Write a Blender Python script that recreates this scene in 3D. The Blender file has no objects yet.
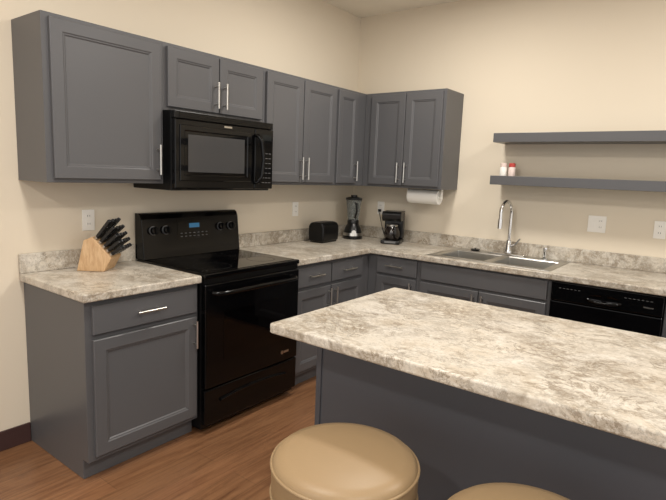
import bpy, bmesh, math, random
from mathutils import Vector, Matrix, Euler
random.seed(3)
scene=bpy.context.scene
try:
    scene.view_settings.view_transform='Standard'
    scene.view_settings.look='None'
except Exception: pass

# ---------------------------------------------------------------- materials
def lin(c):
    if isinstance(c,str):
        c=c.lstrip('#'); c=[int(c[i:i+2],16)/255 for i in (0,2,4)]
    return tuple((v/12.92 if v<=.04045 else ((v+.055)/1.055)**2.4) for v in c)+(1,)
def mat(name,col,rough=.5,metal=0,spec=.5,coat=0,trans=0,ior=1.45,emit=None,es=0,bump=0,bscale=200):
    m=bpy.data.materials.new(name); m.use_nodes=True
    nt=m.node_tree; b=nt.nodes['Principled BSDF']
    b.inputs['Base Color'].default_value=lin(col)
    b.inputs['Roughness'].default_value=rough
    b.inputs['Metallic'].default_value=metal
    b.inputs['Specular IOR Level'].default_value=spec
    b.inputs['Coat Weight'].default_value=coat
    b.inputs['Transmission Weight'].default_value=trans
    b.inputs['IOR'].default_value=ior
    if emit:
        b.inputs['Emission Color'].default_value=lin(emit); b.inputs['Emission Strength'].default_value=es
    tc=nt.nodes.new('ShaderNodeTexCoord')
    n=nt.nodes.new('ShaderNodeTexNoise'); n.inputs['Scale'].default_value=bscale
    nt.links.new(tc.outputs['Object'],n.inputs['Vector'])
    if bump:
        bp=nt.nodes.new('ShaderNodeBump'); bp.inputs['Strength'].default_value=bump; bp.inputs['Distance'].default_value=.002
        nt.links.new(n.outputs['Fac'],bp.inputs['Height']); nt.links.new(bp.outputs['Normal'],b.inputs['Normal'])
    return m
def ramp(nt,fac,stops):
    r=nt.nodes.new('ShaderNodeValToRGB'); e=r.color_ramp.elements
    while len(e)<len(stops): e.new(.5)
    for el,(p,c) in zip(e,stops): el.position=p; el.color=lin(c) if not isinstance(c,float) else (c,c,c,1)
    nt.links.new(fac,r.inputs['Fac']); return r.outputs['Color']
def noise(nt,vec,scale,detail=6,rough=.6,dist=0):
    n=nt.nodes.new('ShaderNodeTexNoise'); n.inputs['Scale'].default_value=scale; n.inputs['Detail'].default_value=detail
    n.inputs['Roughness'].default_value=rough; n.inputs['Distortion'].default_value=dist
    nt.links.new(vec,n.inputs['Vector']); return n.outputs['Fac']
def mix(nt,f,a,b,mode='MIX'):
    m=nt.nodes.new('ShaderNodeMix'); m.data_type='RGBA'; m.blend_type=mode
    if isinstance(f,float): m.inputs[0].default_value=f
    else: nt.links.new(f,m.inputs[0])
    for s,v in ((6,a),(7,b)):
        if isinstance(v,(str,)): m.inputs[s].default_value=lin(v)
        else: nt.links.new(v,m.inputs[s])
    return m.outputs[2]
def mul(nt,a,b):
    mu=nt.nodes.new('ShaderNodeMath'); mu.operation='MULTIPLY'
    nt.links.new(a,mu.inputs[0]); nt.links.new(b,mu.inputs[1]); return mu.outputs[0]
def laminate():
    m=bpy.data.materials.new('laminate_stone'); m.use_nodes=True; nt=m.node_tree; b=nt.nodes['Principled BSDF']
    tc=nt.nodes.new('ShaderNodeTexCoord'); v=tc.outputs['Object']
    mp=nt.nodes.new('ShaderNodeMapping'); mp.inputs['Rotation'].default_value=(0,0,.5); mp.inputs['Scale'].default_value=(1.1,1.4,1.1)
    nt.links.new(v,mp.inputs['Vector']); v=mp.outputs['Vector']
    big=noise(nt,v,4.2,12,.76,.4)
    base=ramp(nt,big,[(.34,'#989184'),(.43,'#b8b0a3'),(.50,'#c8c1b4'),(.58,'#c2b8a8'),(.68,'#a59885')])
    # clusters of warm mottling
    area=ramp(nt,noise(nt,v,2.4,4,.55,.6),[(.42,0.0),(.58,.95)])
    fine=ramp(nt,noise(nt,v,22,10,.80,.5),[(.43,0.0),(.55,.85)])
    c=mix(nt,mul(nt,area,fine),base,'#8b7e6c')
    # thin broken brown veins
    vn=ramp(nt,noise(nt,v,4.8,12,.72,.8),[(.468,0.0),(.490,.85),(.50,.85),(.522,0.0)])
    br=ramp(nt,noise(nt,v,3.4,4,.6,.3),[(.43,0.0),(.55,1.0)])
    c=mix(nt,mul(nt,vn,br),c,'#7e705e')
    # grey veins
    vn3=ramp(nt,noise(nt,v,7.5,12,.74,.7),[(.415,0.0),(.435,.7),(.455,0.0)])
    c=mix(nt,vn3,c,'#89857c')
    # pale drifts
    pl=ramp(nt,noise(nt,v,5.0,10,.76,.6),[(.53,0.0),(.62,.7)])
    c=mix(nt,pl,c,'#d5d0c6')
    # all-over fine granular speckle
    sp=ramp(nt,noise(nt,v,75,6,.75,.2),[(.34,.6),(.47,.0)])
    c=mix(nt,sp,c,'#857c6f')
    sp2=ramp(nt,noise(nt,v,55,6,.75,.2),[(.54,.0),(.66,.6)])
    c=mix(nt,sp2,c,'#dad6cd')
    nt.links.new(c,b.inputs['Base Color']); b.inputs['Roughness'].default_value=.34; b.inputs['Specular IOR Level'].default_value=.42
    return m
def floor_mat():
    m=bpy.data.materials.new('wood_plank_floor'); m.use_nodes=True; nt=m.node_tree; b=nt.nodes['Principled BSDF']
    tc=nt.nodes.new('ShaderNodeTexCoord'); sx=nt.nodes.new('ShaderNodeSeparateXYZ'); cx=nt.nodes.new('ShaderNodeCombineXYZ')
    nt.links.new(tc.outputs['Object'],sx.inputs[0]); nt.links.new(sx.outputs['Y'],cx.inputs['X']); nt.links.new(sx.outputs['X'],cx.inputs['Y'])
    bk=nt.nodes.new('ShaderNodeTexBrick'); bk.offset=.37; bk.inputs['Scale'].default_value=1
    bk.inputs['Brick Width'].default_value=1.2; bk.inputs['Row Height'].default_value=.15; bk.inputs['Mortar Size'].default_value=.0018
    bk.inputs['Color1'].default_value=lin('#83593e'); bk.inputs['Color2'].default_value=lin('#6c4830'); bk.inputs['Mortar'].default_value=lin('#3f2a1e')
    nt.links.new(cx.outputs[0],bk.inputs['Vector'])
    mp=nt.nodes.new('ShaderNodeMapping'); mp.inputs['Scale'].default_value=(1.6,24,1); nt.links.new(cx.outputs[0],mp.inputs['Vector'])
    g=ramp(nt,noise(nt,mp.outputs[0],1.5,7,.70,.9),[(.32,'#543725'),(.58,'#96704f')])
    c=mix(nt,.5,bk.outputs['Color'],g)
    nt.links.new(c,b.inputs['Base Color']); b.inputs['Roughness'].default_value=.3
    return m
def wood_mat():
    m=bpy.data.materials.new('beech_wood'); m.use_nodes=True; nt=m.node_tree; b=nt.nodes['Principled BSDF']
    tc=nt.nodes.new('ShaderNodeTexCoord'); mp=nt.nodes.new('ShaderNodeMapping'); mp.inputs['Scale'].default_value=(40,40,8)
    nt.links.new(tc.outputs['Object'],mp.inputs['Vector'])
    c=ramp(nt,noise(nt,mp.outputs[0],2,5,.6,.5),[(.3,'#b08a60'),(.7,'#d0b088')])
    nt.links.new(c,b.inputs['Base Color']); b.inputs['Roughness'].default_value=.45
    return m
M=dict(
 wall=mat('wall_paint','#dbd0bd',.85,spec=.2,bump=.15,bscale=350),
 ceil=mat('ceiling_paint','#f0ebdf',.9,spec=.1,bump=.1),
 cab=mat('cabinet_grey_paint','#575759',.33,spec=.45,bump=.03),
 isl=mat('island_panel_paint','#505258',.5,bump=.05),
 nick=mat('brushed_nickel','#c9c6c0',.28,metal=1),
 chrome=mat('chrome','#dcdcdc',.12,metal=1),
 steel=mat('stainless_steel','#b9b7b2',.3,metal=1),
 blk=mat('appliance_black_gloss','#050506',.1,spec=.35),
 blk2=mat('appliance_black_satin','#09090a',.35,spec=.35),
 glass=mat('black_glass','#030304',.04,spec=.4),
 mwwin=mat('microwave_window_mesh','#3c3c3d',.15,spec=.6),
 disp=mat('display_teal','#12191b',.2,emit='#4f9fd0',es=.3),
 dispoff=mat('display_dark','#101517',.15),
 mark=mat('marking_grey','#6a6a6a',.4),
 skirt=mat('knob_skirt_grey','#7a7a7c',.3,metal=.6),
 white=mat('white_plastic','#ece9e2',.4),
 slot=mat('socket_slot','#3a3836',.6),
 paper=mat('paper_white','#f2f0ea',.9,bump=.3,bscale=300),
 base=mat('baseboard_vinyl','#3f2a28',.5),
 seat=mat('seat_vinyl_tan','#957e5f',.42,spec=.4,bump=.12,bscale=180),
 metal=mat('stool_metal_dark','#2c2826',.35,metal=.8),
 plast=mat('black_plastic','#0d0d0e',.3),
 clear=mat('clear_glass','#cfd4d4',.05,trans=.9,ior=1.3),
 coffee=mat('dark_carafe_glass','#1a1412',.05,spec=.7),
 red=mat('red_cap','#b8423c',.4),
 pink=mat('seasoning_label','#e0cdc4',.5),
)
M['lam']=laminate(); M['floor']=floor_mat(); M['wood']=wood_mat()

# ---------------------------------------------------------------- helpers
def empty(name,loc=(0,0,0)):
    e=bpy.data.objects.new(name,None); e.location=loc; e.empty_display_size=.1; scene.collection.objects.link(e); return e
def mk(name,bm,m,parent=None,smooth=False,bevel=0,seg=2,xf=None):
    if xf is not None: bmesh.ops.transform(bm,matrix=xf,verts=bm.verts)
    bmesh.ops.recalc_face_normals(bm,faces=bm.faces)
    me=bpy.data.meshes.new(name); bm.to_mesh(me); bm.free()
    if m: me.materials.append(M[m] if isinstance(m,str) else m)
    o=bpy.data.objects.new(name,me); scene.collection.objects.link(o)
    if smooth:
        for p in me.polygons: p.use_smooth=True
        try: me.set_sharp_from_angle(angle=math.radians(40))
        except Exception: pass
    if bevel:
        md=o.modifiers.new('bevel','BEVEL'); md.width=bevel; md.segments=seg; md.limit_method='ANGLE'; md.angle_limit=math.radians(40)
    if parent: o.parent=parent; o.location=-Vector(parent.location)
    return o
def boxbm(bm,x0,x1,y0,y1,z0,z1):
    vs=[bm.verts.new((x,y,z)) for x in (x0,x1) for y in (y0,y1) for z in (z0,z1)]
    for f in ((0,1,3,2),(4,6,7,5),(0,4,5,1),(2,3,7,6),(0,2,6,4),(1,5,7,3)): bm.faces.new([vs[i] for i in f])
def box(name,x0,x1,y0,y1,z0,z1,m,parent=None,bevel=0,xf=None,seg=2):
    bm=bmesh.new(); boxbm(bm,x0,x1,y0,y1,z0,z1); return mk(name,bm,m,parent,bevel=bevel,xf=xf,seg=seg)
def boxes(name,L,m,parent=None,bevel=0,xf=None,seg=2):
    bm=bmesh.new()
    for b in L: boxbm(bm,*b)
    return mk(name,bm,m,parent,bevel=bevel,xf=xf,seg=seg)
def sweepbm(bm,pts,rad,n=12,cap=True):
    pts=[Vector(p) for p in pts]; rs=rad if isinstance(rad,(list,tuple)) else [rad]*len(pts)
    t0=(pts[1]-pts[0]).normalized(); up=Vector((0,0,1)) if abs(t0.z)<.9 else Vector((1,0,0))
    nrm=t0.cross(up).normalized(); rings=[]
    for i,p in enumerate(pts):
        a=pts[max(i-1,0)]; b=pts[min(i+1,len(pts)-1)]; t=(b-a).normalized()
        nrm=(nrm-t*nrm.dot(t)).normalized(); bi=t.cross(nrm)
        rings.append([bm.verts.new(p+(nrm*math.cos(k*2*math.pi/n)+bi*math.sin(k*2*math.pi/n))*rs[i]) for k in range(n)])
    for a,b in zip(rings,rings[1:]):
        for k in range(n): bm.faces.new((a[k],a[(k+1)%n],b[(k+1)%n],b[k]))
    if cap: bm.faces.new(rings[0][::-1]); bm.faces.new(rings[-1])
def tube(name,pts,r,m,parent=None,n=12,xf=None):
    bm=bmesh.new(); sweepbm(bm,pts,r,n); return mk(name,bm,m,parent,smooth=True,xf=xf)
def cyl(name,p0,p1,r,m,parent=None,n=32,bevel=0,xf=None):
    bm=bmesh.new(); sweepbm(bm,[p0,p1],r,n); return mk(name,bm,m,parent,smooth=True,bevel=bevel,xf=xf)
def lathe(name,prof,c,m,parent=None,n=40,sx=1,sy=1,xf=None):
    bm=bmesh.new(); rings=[]
    for r,z in prof:
        if r<1e-5: rings.append([bm.verts.new((c[0],c[1],c[2]+z))])
        else: rings.append([bm.verts.new((c[0]+sx*r*math.cos(k*2*math.pi/n),c[1]+sy*r*math.sin(k*2*math.pi/n),c[2]+z)) for k in range(n)])
    for a,b in zip(rings,rings[1:]):
        for k in range(n):
            if len(a)==1 and len(b)==1: continue
            if len(a)==1: bm.faces.new((a[0],b[(k+1)%n],b[k]))
            elif len(b)==1: bm.faces.new((a[k],a[(k+1)%n],b[0]))
            else: bm.faces.new((a[k],a[(k+1)%n],b[(k+1)%n],b[k]))
    return mk(name,bm,m,parent,smooth=True,xf=xf)
def prism(name,poly,f,d0,d1,m,parent=None,bevel=0,smooth=False,xf=None,seg=2):
    bm=bmesh.new(); a=[bm.verts.new(f(u,v,d0)) for u,v in poly]; b=[bm.verts.new(f(u,v,d1)) for u,v in poly]
    bm.faces.new(a); bm.faces.new(b[::-1]); n=len(poly)
    for i in range(n): bm.faces.new((a[i],b[i],b[(i+1)%n],a[(i+1)%n]))
    return mk(name,bm,m,parent,bevel=bevel,smooth=smooth,xf=xf,seg=seg)
# wall frames: (u,v,w)->world ; A faces +x (u=y) ; B faces -y (u=x)
fA=lambda u,v,w:(w,u,v)
fB=lambda u,v,w:(u,-w,v)
def door(name,f,u0,u1,v0,v1,w0,m,parent,fr=.055,t=.02,rec=.009):
    """recessed panel (shaker) front with a small inner moulding"""
    bm=bmesh.new()
    def ring(i,w): return [bm.verts.new(f(a,b,w)) for a,b in ((u0+i,v0+i),(u1-i,v0+i),(u1-i,v1-i),(u0+i,v1-i))]
    e=.003
    R=[ring(0,w0),ring(0,w0+t-e),ring(e,w0+t)]
    if fr: R+=[ring(fr,w0+t),ring(fr+.006,w0+t-.004),ring(fr+.010,w0+t-.004),ring(fr+.016,w0+t-rec)]
    for a,b in zip(R,R[1:]):
        for k in range(4): bm.faces.new((a[k],a[(k+1)%4],b[(k+1)%4],b[k]))
    bm.faces.new(R[0][::-1]); bm.faces.new(R[-1])
    return mk(name,bm,m,parent)
def pull(name,f,u,v,w,L,vert,parent,r=.006):
    bm=bmesh.new(); h=L/2; so=.032
    P=(lambda s:(u,v+s)) if vert else (lambda s:(u+s,v))
    sweepbm(bm,[f(*P(-h),w+so),f(*P(h),w+so)],r,12)
    for s in (-h*.68,h*.68): sweepbm(bm,[f(*P(s),w-.001),f(*P(s),w+so)],r*.8,10)
    return mk(name,bm,'nick',parent,smooth=True)

# ---------------------------------------------------------------- dims
sL,s2,s1,s0=2.903,2.277,1.512,.716
zb,zt,xb,H=1.387,2.148,1.04,2.87
TOP=.914; TH=.04
# ---------------------------------------------------------------- room
box('floor',-.1,6.5,-6.5,.1,-.1,0,'floor')
box('wall_left',-.12,0,-6.5,.12,0,H,'wall')
box('wall_back',0,6.5,0,.12,0,H,'wall')
box('ceiling',-.12,6.5,-6.5,.12,H,H+.1,'ceil')
box('baseboard_left',.0005,.012,-6.5,-sL-.002,0,.105,'base',bevel=.003)

# ---------------------------------------------------------------- upper cabinets (left wall)
uc=empty('upper_wall_cabinets',(0.15,-1.6,1.75))
g=.001
def carc(name,x0,x1,y0,y1,z0,z1,par): return box(name,x0,x1,y0,y1,z0,z1,'cab',par,bevel=.0015)
carc('carcass_tall_end',g,.305,-sL,-s2-.0005,zb,zt,uc)
carc('carcass_over_microwave',g,.305,-s2,-s1,1.79,zt,uc)
carc('carcass_double',g,.305,-s1+.0005,-s0-.0005,zb,zt,uc)
carc('carcass_corner',g,.305,-s0,-g,zb,zt,uc)
D0=.3055
door('door_1',fA,-sL+.03,-s2-.022,zb+.02,zt-.02,D0,'cab',uc)
mid=-(s2+s1)/2
door('door_2',fA,-s2+.022,mid-.004,1.81,zt-.02,D0,'cab',uc)
door('door_3',fA,mid+.004,-s1-.022,1.81,zt-.02,D0,'cab',uc)
mid3=-(s1+s0)/2
door('door_4',fA,-s1+.022,mid3-.004,zb+.02,zt-.02,D0,'cab',uc)
door('door_5',fA,mid3+.004,-s0-.018,zb+.02,zt-.02,D0,'cab',uc)
door('door_6',fA,-s0+.018,-.435,zb+.02,zt-.02,D0,'cab',uc,fr=.05)
Wd=D0+.02
pull('pull_1',fA,-s2-.05,zb+.13,Wd,.16,True,uc)
pull('pull_2',fA,mid-.032,1.81+.1,Wd,.15,True,uc)
pull('pull_3',fA,mid+.032,1.81+.1,Wd,.15,True,uc)
pull('pull_4',fA,mid3-.032,zb+.12,Wd,.16,True,uc)
pull('pull_5',fA,mid3+.032,zb+.12,Wd,.16,True,uc)
pull('pull_6',fA,-.462,zb+.12,Wd,.16,True,uc)
# back wall upper
ub=empty('corner_wall_cabinet',(.7,-.15,1.75))
carc('carcass',.307,xb,-.305,-g,zb,zt,ub)
door('door_1',fB,.375,.697,zb+.02,zt-.02,D0,'cab',ub)
door('door_2',fB,.703,xb-.022,zb+.02,zt-.02,D0,'cab',ub)
pull('pull_1',fB,.697-.03,zb+.12,Wd,.16,True,ub)
pull('pull_2',fB,.703+.03,zb+.12,Wd,.16,True,ub)

# ---------------------------------------------------------------- base cabinets
CTOP=TOP-TH-.001
def basecarc(par,f,u0,u1,w1=.61,toe=.05,zt_=CTOP,nm='carcass',m='cab',w0=.002):
    poly=[(w0,.001),(w1-toe,.001),(w1-toe,.10),(w1,.10),(w1,zt_),(w0,zt_)]
    return prism(nm,poly,lambda w,v,d:f(d,v,w),u0,u1,m,par,bevel=.0015)
B0=.6105
bl=empty('base_cabinet_end',(.3,-2.6,0))
basecarc(bl,fA,-sL,-s2-.004)
door('drawer_front',fA,-sL+.03,-s2-.022,.715,.85,B0,'cab',bl,fr=0)
door('door',fA,-sL+.03,-s2-.022,.125,.69,B0,'cab',bl)
pull('pull_drawer',fA,-(sL+s2)/2,.785,B0+.02,.15,False,bl)
pull('pull_door',fA,-s2-.045,.60,B0+.02,.15,True,bl)

br=empty('base_cabinet_run',(.3,-1,0))
basecarc(br,fA,-s1+.004,-.648,nm='carcass_left')
box('carcass_corner',.002,.61,-.6475,-.002,.10,CTOP,'cab',br)
m4=-(s1+s0)/2
for i,(a,b) in enumerate(((-s1+.022,m4-.006),(m4+.006,-s0-.005))):
    door('drawer_%d'%(i+1),fA,a,b,.715,.85,B0,'cab',br,fr=0)
    door('door_%d'%(i+1),fA,a,b,.125,.69,B0,'cab',br)
    pull('pull_drawer_%d'%(i+1),fA,(a+b)/2,.785,B0+.02,.15,False,br)
    pull('pull_door_%d'%(i+1),fA,(b-.03 if i==0 else a+.03),.60,B0+.02,.15,True,br)
# back wall bases
bc=empty('base_cabinet_narrow',(.85,-.3,0))
basecarc(bc,fB,.612,1.059)
door('drawer',fB,.70,1.045,.735,.86,B0,'cab',bc,fr=0)
door('door',fB,.70,1.045,.125,.715,B0,'cab',bc)
pull('pull_drawer',fB,.87,.80,B0+.02,.15,False,bc)
pull('pull_door',fB,1.01,.62,B0+.02,.15,True,bc)
bs=empty('sink_base_cabinet',(1.5,-.3,0))
boxes('carcass',[(1.06,1.078,-.59,-.002,.10,CTOP),(1.98,1.9975,-.59,-.002,.10,CTOP),(1.0785,1.9795,-.59,-.012,.10,.118),
  (1.0785,1.9795,-.0115,-.002,.10,CTOP),(1.06,1.9975,-.56,-.545,.001,.0995)],'cab',bs)
boxes('face_frame',[(1.06,1.9975,-.61,-.5905,.10,CTOP)],'cab',bs,bevel=.0015)
door('sink_false_front',fB,1.085,1.975,.735,.86,B0,'cab',bs,fr=0)
door('door_1',fB,1.085,1.527,.125,.715,B0,'cab',bs)
door('door_2',fB,1.533,1.975,.125,.715,B0,'cab',bs)
pull('pull_door_1',fB,1.497,.62,B0+.02,.15,True,bs)
pull('pull_door_2',fB,1.563,.62,B0+.02,.15,True,bs)
be=empty('base_cabinet_double',(3,-.3,0))
basecarc(be,fB,2.613,3.6,nm='carcass')
door('drawer_1',fB,2.65,3.09,.735,.86,B0,'cab',be,fr=0)
door('door_1',fB,2.65,3.09,.125,.715,B0,'cab',be)
door('drawer_2',fB,3.12,3.57,.735,.86,B0,'cab',be,fr=0)
door('door_2',fB,3.12,3.57,.125,.715,B0,'cab',be)
pull('pull_1',fB,2.87,.80,B0+.02,.15,False,be)
pull('pull_2',fB,3.35,.80,B0+.02,.15,False,be)

# ---------------------------------------------------------------- countertops
def ctop(name,par,L,bev=.004,seg=2): return boxes(name,L,'lam',par,bevel=bev,seg=seg)
CT=.648
c1=empty('countertop_end',(.3,-2.6,TOP))
ctop('slab',c1,[(.002,CT,-sL-.02,-s2-.002,TOP-TH,TOP)],.008,4)
ctop('backsplash',c1,[(.002,.02,-sL-.02,-s2-.002,TOP+.0005,TOP+.10)],.003)
c2=empty('countertop_run',(.6,-.6,TOP))
sx0,sx1,sy0,sy1=1.13,1.94,-.565,-.055   # sink cut-out
def Lshape():
    bm=bmesh.new()
    xs=[.002,CT,sx0,sx1,3.62]; ys=[-s1+.002,-CT,sy0,sy1,-.002]
    V={}
    def v(i,j,k):
        if (i,j,k) not in V: V[(i,j,k)]=bm.verts.new((xs[i],ys[j],(TOP-TH,TOP)[k]))
        return V[(i,j,k)]
    cells=set()
    for i in range(4):
        for j in range(4):
            if j==0 and i>0: continue
            if i==2 and j==2: continue
            cells.add((i,j))
    for (i,j) in cells:
        for k in (0,1): bm.faces.new([v(i,j,k),v(i+1,j,k),v(i+1,j+1,k),v(i,j+1,k)])
        for (a,b,n) in (((i,j),(i+1,j),(i,j-1)),((i+1,j),(i+1,j+1),(i+1,j)),((i,j+1),(i+1,j+1),(i,j+1)),((i,j),(i,j+1),(i-1,j))):
            if n not in cells: bm.faces.new([v(*a,0),v(*b,0),v(*b,1),v(*a,1)])
    return bm
mk('slab',Lshape(),'lam',c2,bevel=.007,seg=3)
ctop('backsplash_left',c2,[(.002,.02,-s1+.002,-.002,TOP+.0005,TOP+.10)],.003)
ctop('backsplash_back',c2,[(.0205,3.62,-.02,-.002,TOP+.0005,TOP+.10)],.003)

# ---------------------------------------------------------------- island
isl=empty('kitchen_island',(2.5,-2.1,0))
ix0,ix1,iy0,iy1=1.512,3.75,-2.656,-1.743
ctop('countertop',isl,[(ix0,ix1,iy0,iy1,TOP-TH,TOP)],.008,4)
box('body',ix0+.035,ix1-.035,iy0+.262,iy1-.03,.0,TOP-TH-.0005,'isl',isl,bevel=.002)
box('corner_trim',ix0+.03,ix0+.055,iy0+.256,iy0+.2615,.0,TOP-TH-.0005,'isl',isl,bevel=.001)
box('base_trim',ix0+.056,ix1-.035,iy0+.25,iy0+.2615,.0,.09,'isl',isl,bevel=.002)
box('overhang_cleat',ix0+.10,ix0+.27,iy0+.20,iy0+.2615,TOP-TH-.04,TOP-TH-.0006,'isl',isl,bevel=.002)

# ---------------------------------------------------------------- range
rg=empty('electric_range',(.35,-1.9,0))
ry0,ry1=-s2+.002,-s1-.002
box('body',.03,.63,ry0,ry1,.03,.895,'blk2',rg,bevel=.003)
for i,(x,y) in enumerate(((.08,ry0+.06),(.08,ry1-.06),(.56,ry0+.06),(.56,ry1-.06))): cyl('foot_%d'%i,(x,y,0.0005),(x,y,.032),.018,'blk2',rg,n=16)
box('cooktop',.03,.668,ry0-.0005,ry1+.0005,.8955,.922,'blk',rg,bevel=.006,seg=3)
box('cooktop_glass',.10,.645,ry0+.03,ry1-.03,.9222,.9245,'glass',rg,bevel=.001)
def ringmesh(name,c,r,t,par,z0,m='mark'):
    bm=bmesh.new(); n=48
    A=[bm.verts.new((c[0]+(r)*math.cos(k*2*math.pi/n),c[1]+(r)*math.sin(k*2*math.pi/n),z0)) for k in range(n)]
    B=[bm.verts.new((c[0]+(r-t)*math.cos(k*2*math.pi/n),c[1]+(r-t)*math.sin(k*2*math.pi/n),z0)) for k in range(n)]
    for k in range(n): bm.faces.new((A[k],A[(k+1)%n],B[(k+1)%n],B[k]))
    return mk(name,bm,m,par)
elem=mat('burner_marking','#2a2a2b',.25)
for i,(x,y,r) in enumerate(((.24,-2.09,.08),(.50,-2.09,.11),(.24,-1.70,.08),(.50,-1.70,.09))): ringmesh('burner_ring_%d'%i,(x,y),r,.004,rg,.9249,elem)
prism('backguard',[(.012,.9225),(.105,.9225),(.10,.96),(.078,1.165),(.066,1.19),(.05,1.2),(.012,1.2)],lambda x,z,d:(x,d,z),ry0,ry1,'blk',rg,bevel=.004)
sl=(.10-.078)/(1.165-.96)
def gx(z): return .10-(z-.96)*sl
def gbox(name,y0,y1,z0,z1,t,m):
    return prism(name,[(gx(z0)+.0005,z0),(gx(z0)+t,z0),(gx(z1)+t,z1),(gx(z1)+.0005,z1)],lambda x,z,d:(x,d,z),y0,y1,m,rg)
gbox('control_panel',ry0+.25,ry1-.25,1.03,1.15,.002,'glass')
gbox('display',-1.935,-1.855,1.10,1.128,.003,'disp')
bm=bmesh.new()
for j in range(2):
    for k in range(7):
        y=ry0+.27+k*.033; z=1.045+j*.02
        boxbm(bm,gx(z)+.002,gx(z)+.0032,y,y+.014,z,z+.004)
mk('panel_buttons',bm,'mark',rg)
for i,y in enumerate((ry0+.075,ry0+.165,ry1-.165,ry1-.075)):
    z=1.095; x=gx(z)
    cyl('knob_skirt_%d'%i,(x,y,z),(x+.006,y,z+.001),.0275,'skirt',rg)
    cyl('knob_%d'%i,(x+.0065,y,z+.001),(x+.03,y,z+.004),.024,'blk',rg,bevel=.003)
    box('knob_grip_%d'%i,x+.0305,x+.040,y-.005,y+.005,z-.016,z+.024,'blk',rg,bevel=.002)
box('vent_trim',.63,.655,ry0+.004,ry1-.004,.865,.895,'blk2',rg)
box('oven_door',.6305,.668,ry0+.002,ry1-.002,.275,.862,'blk',rg,bevel=.006,seg=3)
box('oven_window',.6683,.6695,ry0+.13,ry1-.13,.42,.70,'glass',rg,bevel=.0005)
tube('oven_handle',[(.672,ry0+.05,.815),(.70,ry0+.06,.815),(.716,ry0+.10,.815),(.716,ry1-.10,.815),(.70,ry1-.06,.815),(.672,ry1-.05,.815)],.013,'blk',rg)
cyl('badge',(.6683,-1.66,.335),(.6696,-1.66,.335),.012,'nick',rg)
box('badge_plate',.6683,.6696,-1.645,-1.60,.328,.342,'nick',rg)
box('storage_drawer',.6305,.664,ry0+.002,ry1-.002,.06,.265,'blk',rg,bevel=.006,seg=3)
N=14; up=[]
for k in range(N+1):
    t=-1+2*k/N; y=(ry0+ry1)/2+t*.27
    up.append((y,.205-.02*t*t))
bm=bmesh.new()
sweepbm(bm,[(.668,y,z) for y,z in up],.009,8)
mk('drawer_grip',bm,'blk',rg,smooth=True)

# ---------------------------------------------------------------- microwave
mw=empty('microwave_oven',(.2,-1.9,1.57))
mz0,mz1=1.352,1.788
box('body',.004,.375,ry0,ry1,mz0,mz1,'blk2',mw,bevel=.003)
box('door_front',.3755,.41,ry0,ry1-.165,mz0+.012,mz1-.045,'blk',mw,bevel=.006,seg=3)
box('control_face',.3755,.41,ry1-.163,ry1,mz0+.012,mz1-.045,'blk',mw,bevel=.006,seg=3)
box('vent_grille',.3755,.405,ry0,ry1,mz1-.043,mz1-.002,'blk2',mw,bevel=.003)
boxes('vent_slats',[(.405,.408,ry0+.03,ry1-.03,mz1-.038+k*.009,mz1-.034+k*.009) for k in range(4)],'blk',mw)
door('window_frame',fA,ry0+.03,ry1-.20,mz0+.055,mz1-.075,.4102,'glass',mw,fr=.028,t=.006,rec=.004)
box('window',.4125,.4135,ry0+.085,ry1-.255,mz0+.105,mz1-.125,'mwwin',mw)
hy=ry1-.13
tube('handle',[(.4105,hy-.03,mz1-.09),(.435,hy-.025,mz1-.095),(.45,hy-.01,mz1-.13),(.455,hy,mz0+.20),(.45,hy-.01,mz0+.09),(.435,hy-.025,mz0+.055),(.4105,hy-.03,mz0+.05)],.011,'blk',mw)
box('display',.4102,.4112,ry1-.10,ry1-.02,mz1-.115,mz1-.08,'dispoff',mw)
bm=bmesh.new()
for j in range(7):
    for k in range(3): boxbm(bm,.4102,.411,ry1-.098+k*.028,ry1-.078+k*.028,mz0+.05+j*.031,mz0+.053+j*.031)
mk('keypad',bm,'mark',mw)
box('badge',.4102,.4112,-1.93,-1.87,mz1-.066,mz1-.056,'nick',mw)
boxes('underside_vents',[(.05,.30,-2.2,-2.0,mz0-.003,mz0-.0005),(.05,.30,-1.8,-1.6,mz0-.003,mz0-.0005)],'steel',mw)

# ---------------------------------------------------------------- dishwasher
dw=empty('dishwasher',(2.3,-.3,0))
dx0,dx1=2.0,2.61
box('tub',dx0,dx1,-.595,-.01,.10,TOP-TH-.003,'blk2',dw)
box('toe_panel',dx0,dx1,-.56,-.52,.001,.099,'blk2',dw)
box('door',dx0+.003,dx1-.003,-.635,-.5955,.115,.745,'blk',dw,bevel=.006,seg=3)
box('control_panel',dx0+.003,dx1-.003,-.64,-.5955,.75,TOP-TH-.005,'blk',dw,bevel=.006,seg=3)
xc=(dx0+dx1)/2
tube('handle_grip',[(xc-.09,-.641,.79),(xc-.075,-.652,.783),(xc-.03,-.655,.778),(xc+.03,-.655,.778),(xc+.075,-.652,.783),(xc+.09,-.641,.79)],.009,'blk',dw)
lathe('handle_pocket',[(0,0),(.05,0),(.055,.002)],(0,0,0),'glass',dw,xf=Matrix.Translation((xc,-.6405,.80))@Matrix.Rotation(math.pi/2,4,'X')@Matrix.Diagonal((1.7,.45,1,1)))
boxes('control_marks',[(dx0+.05+k*.022,dx0+.062+k*.022,-.6412,-.6402,.83,.832) for k in range(6)]+[(dx1-.2+k*.022,dx1-.188+k*.022,-.6412,-.6402,.83,.832) for k in range(7)],'mark',dw)
box('badge',dx1-.10,dx1-.05,-.6412,-.6402,.79,.796,'nick',dw)

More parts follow.
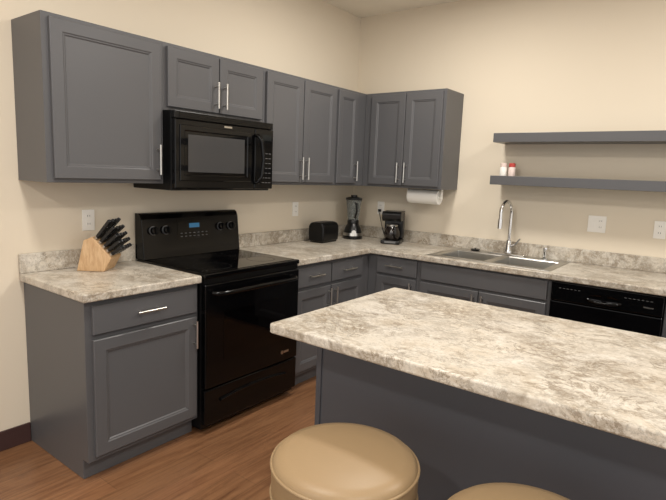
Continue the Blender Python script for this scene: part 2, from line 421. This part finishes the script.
# ---------------------------------------------------------------- sink + faucet
sk=empty('double_bowl_sink',(1.53,-.32,TOP))
rx0,rx1,ry_0,ry_1=1.105,1.965,-.585,-.035
def sinkbm():
    bm=bmesh.new(); zr=TOP+.006
    xs=[rx0,1.15,1.515,1.555,1.92,rx1]; ys=[ry_0,-.545,-.145,ry_1]; V={}
    for i,x in enumerate(xs):
        for j,y in enumerate(ys): V[i,j]=bm.verts.new((x,y,zr))
    for i in range(5):
        for j in range(3):
            if j==1 and i in (1,3): continue
            bm.faces.new((V[i,j],V[i+1,j],V[i+1,j+1],V[i,j+1]))
    per=[(i,0) for i in range(6)]+[(5,j) for j in range(1,4)]+[(i,3) for i in range(4,-1,-1)]+[(0,j) for j in (2,1)]
    low=[]
    for i,j in per:
        x,y=xs[i],ys[j]; ox=-.006 if i==0 else (.006 if i==5 else 0); oy=-.006 if j==0 else (.006 if j==3 else 0)
        low.append(bm.verts.new((x+ox,y+oy,TOP+.0008)))
    for k in range(len(per)):
        a=V[per[k]]; b=V[per[(k+1)%len(per)]]; bm.faces.new((a,b,low[(k+1)%len(per)],low[k]))
    for i0 in (1,3):
        c=[V[i0,1],V[i0+1,1],V[i0+1,2],V[i0,2]]
        cx=sum(v.co.x for v in c)/4; cy=sum(v.co.y for v in c)/4
        prev=c
        for s,dz in ((.97,-.01),(.93,-.15),(.86,-.175)):
            nx=[bm.verts.new((cx+(v.co.x-cx)*s,cy+(v.co.y-cy)*s,zr+dz)) for v in c]
            for k in range(4): bm.faces.new((prev[k],prev[(k+1)%4],nx[(k+1)%4],nx[k]))
            prev=nx
        bm.faces.new(prev)
    return bm
mk('basin',sinkbm(),'steel',sk,bevel=.004)
for i,x in enumerate((1.3325,1.7375)): lathe('drain_%d'%i,[(0,.001),(.02,.001),(.04,.004),(.045,0)],(x,-.345,TOP-.168),'chrome',sk)
fc=empty('kitchen_faucet',(1.53,-.09,TOP))
fx,fy,z0=1.53,-.09,TOP+.0065
box('deck_plate',fx-.13,fx+.13,fy-.03,fy+.03,z0,z0+.012,'chrome',fc,bevel=.005)
lathe('body',[(.028,0),(.028,.02),(.022,.03),(.02,.09),(.016,.10),(.0,.10)],(fx,fy,z0+.012),'chrome',fc)
dirv=Vector((-.12,-1,0)).normalized(); pts=[Vector((fx,fy,z0+.10)),Vector((fx,fy,z0+.25))]
R=.085
for k in range(0,13):
    a=math.pi*k/12*1.05; pts.append(Vector((fx,fy,z0+.32))+dirv*(R-R*math.cos(a))+Vector((0,0,R*math.sin(a))))
pts.append(pts[-1]+Vector((0,0,-.03))); tube('gooseneck',pts,.0125,'chrome',fc)
cyl('spray_head',pts[-1],pts[-1]+Vector((0,0,-.07)),.017,'chrome',fc)
tube('lever',[(fx+.02,fy,z0+.07),(fx+.05,fy,z0+.085),(fx+.085,fy-.01,z0+.13)],[.012,.008,.006],'chrome',fc)
sp=empty('side_sprayer',(1.80,-.09,TOP))
lathe('sprayer_body',[(.022,0),(.022,.008),(.014,.015),(.012,.05),(.017,.07),(.014,.085),(0,.088)],(1.80,-.09,TOP+.0065),'chrome',sp,n=20)
st=empty('sink_strainer',(1.27,-.09,TOP))
lathe('strainer_cup',[(0,0),(.03,0),(.038,.012),(.036,.012),(.01,.004),(.006,.02),(0,.022)],(1.27,-.09,TOP+.0065),'plast',st,n=24)

# ---------------------------------------------------------------- shelves
for i,(z0_,z1_) in enumerate(((1.752,1.817),(1.446,1.511))):
    e=empty('floating_shelf',(2.2,-.12,z0_))
    box('board',1.403,3.30,-.25,-.001,z0_,z1_,'cab',e,bevel=.002)
for i,(x,y) in enumerate(((1.455,-.13),(1.515,-.12))):
    e=empty('seasoning_shaker',(x,y,1.512))
    lathe('jar',[(0,0),(.024,0),(.025,.004),(.025,.06),(.021,.066),(0,.066)],(x,y,1.512),'white' if i==0 else 'pink',e,n=20)
    lathe('cap',[(0,0),(.0235,0),(.0235,.024),(.019,.028),(0,.028)],(x,y,1.5785),'pink' if i==0 else 'red',e,n=20)

# ---------------------------------------------------------------- outlets
def outlet(f,u,v,gang=1,w=.0005,kind='outlet'):
    p=f(u,v,w); e=empty('wall_outlet' if kind=='outlet' else 'light_switch',p)
    W=.035 if gang==1 else .058
    def bx(nm,u0,u1,v0,v1,w0,w1,m,bev=0):
        a=f(u0,v0,w0); b=f(u1,v1,w1)
        lo=[min(a[i],b[i]) for i in range(3)]; hi=[max(a[i],b[i]) for i in range(3)]
        box(nm,lo[0],hi[0],lo[1],hi[1],lo[2],hi[2],m,e,bevel=bev)
    bx('plate',u-W,u+W,v-.058,v+.058,w,w+.006,'white',.002)
    cs=[u] if gang==1 else [u-.024,u+.024]
    for i,c in enumerate(cs):
        for j,dv in enumerate((-.022,.022)):
            if kind!='outlet' and i==0:
                if j==0: bx('toggle',c-.012,c+.012,v-.026,v+.026,w+.006,w+.010,'white',.001)
                continue
            bx('socket_%d%d'%(i,j),c-.014,c+.014,v+dv-.014,v+dv+.014,w+.006,w+.0085,'white',.002)
            for s in (-.006,.006): bx('slot_%d%d_%d'%(i,j,s>0),c+s-.0012,c+s+.0012,v+dv-.003,v+dv+.007,w+.0085,w+.0088,'slot')
outlet(fA,-2.554,1.17); outlet(fA,-.817,1.18); outlet(fB,.317,1.188); outlet(fB,2.105,1.20,2,kind='light_switch'); outlet(fB,2.485,1.195)

# ---------------------------------------------------------------- knife block
kb=empty('knife_block',(.16,-2.56,TOP))
X=Matrix.Translation((.155,-2.57,TOP+.0008))@Matrix.Rotation(math.radians(38),4,'Z')
prism('block',[(-.10,0),(.045,0),(.085,.075),(-.015,.185),(-.06,.165)],lambda x,z,d:(x,d,z),-.07,.07,'wood',kb,bevel=.004,xf=X)
p0=Vector((.085,0,.075)); p1=Vector((-.015,0,.185)); dn=(p0-p1).normalized()
ax=Vector((-dn.z,0,dn.x)).normalized()
k=0; Lf=(p0-p1).length
for r,(fr_,cnt,L) in enumerate(((.12,4,.135),(.32,4,.125),(.52,5,.11),(.70,5,.10),(.88,5,.085))):
    for j in range(cnt):
        y=-.060+.12*(j+.5)/cnt
        p=p1+dn*(Lf*fr_)+Vector((0,y,0))+ax*.0005
        tilt=Vector((0,(j-(cnt-1)/2)*.10,0))-dn*(.35*(.5-fr_)); a=(ax+tilt+Vector((random.uniform(-.04,.04),random.uniform(-.03,.03),0))).normalized()
        q=Matrix.Translation(p)@a.to_track_quat('Z','X').to_matrix().to_4x4()
        box('bolster_%d'%k,-.007,.007,-.009,.009,0,.012,'steel',kb,xf=X@q,bevel=.001)
        box('handle_%d'%k,-.0095,.0095,-.010,.010,.0125,L,'plast',kb,bevel=.004,xf=X@q)
        for t in (.4,.7): cyl('rivet_%d_%d'%(k,int(t*100)),(-.0104,0,L*t),(.0104,0,L*t),.003,'steel',kb,n=10,xf=X@q)
        k+=1

# ---------------------------------------------------------------- toaster
to=empty('toaster',(.2,-.6,TOP))
tx,ty=.165,-.635
X=Matrix.Translation((tx,ty,TOP+.001))@Matrix.Rotation(math.radians(95),4,'Z')@Matrix.Diagonal((.95,.95,.95,1))
prism('shell',[(-.075,.012),(.075,.012),(.08,.06),(.078,.14),(.06,.168),(.03,.175),(-.03,.175),(-.06,.168),(-.078,.14),(-.08,.06)],lambda y,z,d:(d,y,z),-.125,.125,'blk2',to,bevel=.012,seg=4,smooth=True,xf=X)
boxes('slots',[(-.09,.09,-.04,-.015,.1745,.1765),(-.09,.09,.015,.04,.1745,.1765)],'slot',to,xf=X)
box('feet',-.11,.11,-.065,.065,0,.012,'plast',to,xf=X)
box('lever',.126,.15,-.02,.02,.10,.115,'plast',to,bevel=.003,xf=X)
cyl('dial',(.125,.04,.05),(.137,.04,.05),.014,'nick',to,xf=X)

# ---------------------------------------------------------------- blender
bd=empty('countertop_blender',(.19,-.25,TOP))
c=(.19,-.25,TOP+.001)
lathe('motor_base',[(0,0),(.085,0),(.088,.01),(.085,.04),(.07,.10),(.055,.125),(.05,.135),(0,.135)],c,'plast',bd,sy=.95)
lathe('base_band',[(.0865,.03),(.088,.03),(.084,.055),(.082,.055)],c,'nick',bd)
cyl('dial',(c[0]+.05,c[1]-.055,c[2]+.06),(c[0]+.062,c[1]-.07,c[2]+.062),.02,'nick',bd)
lathe('jar',[(.045,.136),(.048,.16),(.055,.22),(.068,.335),(.070,.342),(.066,.342),(.052,.22),(.042,.165),(0,.160)],c,'clear',bd)
lathe('blade_collar',[(0,.1355),(.05,.1355),(.052,.16),(.046,.17),(0,.17)],c,'plast',bd)
lathe('lid',[(0,.343),(.072,.343),(.073,.36),(.05,.366),(.028,.368),(.028,.385),(0,.387)],c,'plast',bd)
tube('jar_handle',[(c[0]+.05,c[1]-.045,c[2]+.32),(c[0]+.085,c[1]-.075,c[2]+.315),(c[0]+.09,c[1]-.08,c[2]+.25),(c[0]+.05,c[1]-.045,c[2]+.19)],.009,'plast',bd)

# ---------------------------------------------------------------- coffee maker
cm=empty('coffee_maker',(.57,-.2,TOP))
X=Matrix.Translation((.575,-.20,TOP+.001))@Matrix.Rotation(math.radians(20),4,'Z')@Matrix.Diagonal((.95,.95,.95,1))
box('warming_base',-.085,.085,-.13,.10,0,.035,'plast',cm,bevel=.01,xf=X,seg=3)
box('water_tower',-.085,.085,.02,.10,.0355,.27,'plast',cm,bevel=.01,xf=X,seg=3)
prism('brew_head',[(.02,.20),(-.09,.20),(-.12,.225),(-.125,.265),(-.10,.285),(.10,.285),(.10,.271),(.02,.271)],lambda y,z,d:(d,y,z),-.085,.085,'plast',cm,bevel=.006,xf=X)
lathe('carafe',[(0,0),(.055,0),(.068,.03),(.07,.06),(.055,.105),(.042,.12),(0,.12)],(0,-.055,.037),'coffee',cm,xf=X)
lathe('carafe_band',[(.043,.118),(.05,.118),(.05,.128),(.043,.135),(0,.137)],(0,-.055,.037),'nick',cm,xf=X)
tube('carafe_handle',[(.03,-.11,.155),(.045,-.15,.15),(.05,-.16,.10),(.035,-.12,.065)],.009,'plast',cm,xf=X)
box('control_strip',-.05,.05,-.1315,-.130,.01,.026,'mark',cm,xf=X)

# ---------------------------------------------------------------- paper towels under cabinet
pt=empty('paper_towel_holder',(.85,-.17,1.3))
bm=bmesh.new(); sweepbm(bm,[(.70,-.17,zb-.065),(.97,-.17,zb-.065)],.058,40); mk('paper_roll',bm,'paper',pt,smooth=True,bevel=.002)
cyl('rod',(.68,-.17,zb-.065),(.99,-.17,zb-.065),.008,'white',pt)
boxes('end_arms',[(.678,.686,-.185,-.155,zb-.08,zb-.001),(.984,.992,-.185,-.155,zb-.08,zb-.001)],'white',pt,bevel=.002)

# cord by coffee maker
cord=empty('appliance_cord',(.33,-.03,1.1))
tube('cable',[(.317,-.010,1.165),(.317,-.035,1.16),(.335,-.04,1.12),(.36,-.045,1.04),(.40,-.06,.96),(.44,-.09,.925)],.0035,'plast',cord,n=8)
box('plug',.305,.329,-.032,-.0098,1.155,1.178,'plast',cord,bevel=.003)

# ---------------------------------------------------------------- stools
def stool(x,y,zs=.66,r=.22):
    e=empty('bar_stool',(x,y,0))
    lathe('seat_cushion',[(0,0),(r*.5,-.002),(r*.8,-.007),(r*.93,-.014),(r*.985,-.027),(r,-.045),(r,-.10),(r*.985,-.13),(r*.95,-.14),(0,-.14)],(x,y,zs),'seat',e,n=72)
    for nm,zz,rr in (('piping_top',-.034,.997),('piping_low',-.125,.995)):
        bm=bmesh.new(); pts=[(x+r*rr*math.cos(a*2*math.pi/64),y+r*rr*math.sin(a*2*math.pi/64),zs+zz) for a in range(65)]
        sweepbm(bm,pts,.005,8,cap=False); mk(nm,bm,'seat',e,smooth=True)
    lathe('swivel_plate',[(0,0),(.10,0),(.10,-.02),(0,-.02)],(x,y,zs-.1405),'metal',e)
    for k in range(4):
        a=math.pi/4+k*math.pi/2; ca,sa=math.cos(a),math.sin(a)
        tube('leg_%d'%(k+1),[(x+ca*.06,y+sa*.06,zs-.165),(x+ca*.12,y+sa*.12,zs-.19),(x+ca*.21,y+sa*.21,.002)],.013,'metal',e)
    pts=[(x+.175*math.cos(a*2*math.pi/48),y+.175*math.sin(a*2*math.pi/48),.2) for a in range(49)]
    bm=bmesh.new(); sweepbm(bm,pts,.009,8,cap=False); mk('footrest_ring',bm,'metal',e,smooth=True)
stool(2.01,-2.835); stool(2.555,-2.82)

# ---------------------------------------------------------------- lights
def clight(x,y,s,p,col=(1,.955,.89)):
    e=empty('recessed_ceiling_light',(x,y,H))
    l=bpy.data.lights.new('lamp','AREA'); l.shape='DISK'; l.size=s; l.energy=p; l.color=col
    o=bpy.data.objects.new('lamp',l); scene.collection.objects.link(o); o.parent=e; o.location=(0,0,-.03)
    bm=bmesh.new(); sweepbm(bm,[(x,y,H-.012),(x,y,H-.0005)],s/2+.02,32); mk('trim',bm,'white',e,smooth=True)
for x,y in ((1.3,-1.2),(3.2,-1.2),(1.5,-3.2),(3.4,-3.4),(1.5,-5.2),(4,-5.2)):
    clight(x,y,.35,28)
w=bpy.data.worlds.new('world'); scene.world=w; w.use_nodes=True
w.node_tree.nodes['Background'].inputs[0].default_value=lin('#f4f1ee'); w.node_tree.nodes['Background'].inputs[1].default_value=1.32

# ---------------------------------------------------------------- camera
cam=bpy.data.cameras.new('camera'); co=bpy.data.objects.new('camera',cam); scene.collection.objects.link(co)
co.location=(2.8415,-4.0347,1.4784); co.rotation_euler=(1.4255,-.0387,.6533)
cam.sensor_width=36; cam.lens=521.19/666*36; cam.clip_start=.02
scene.camera=co
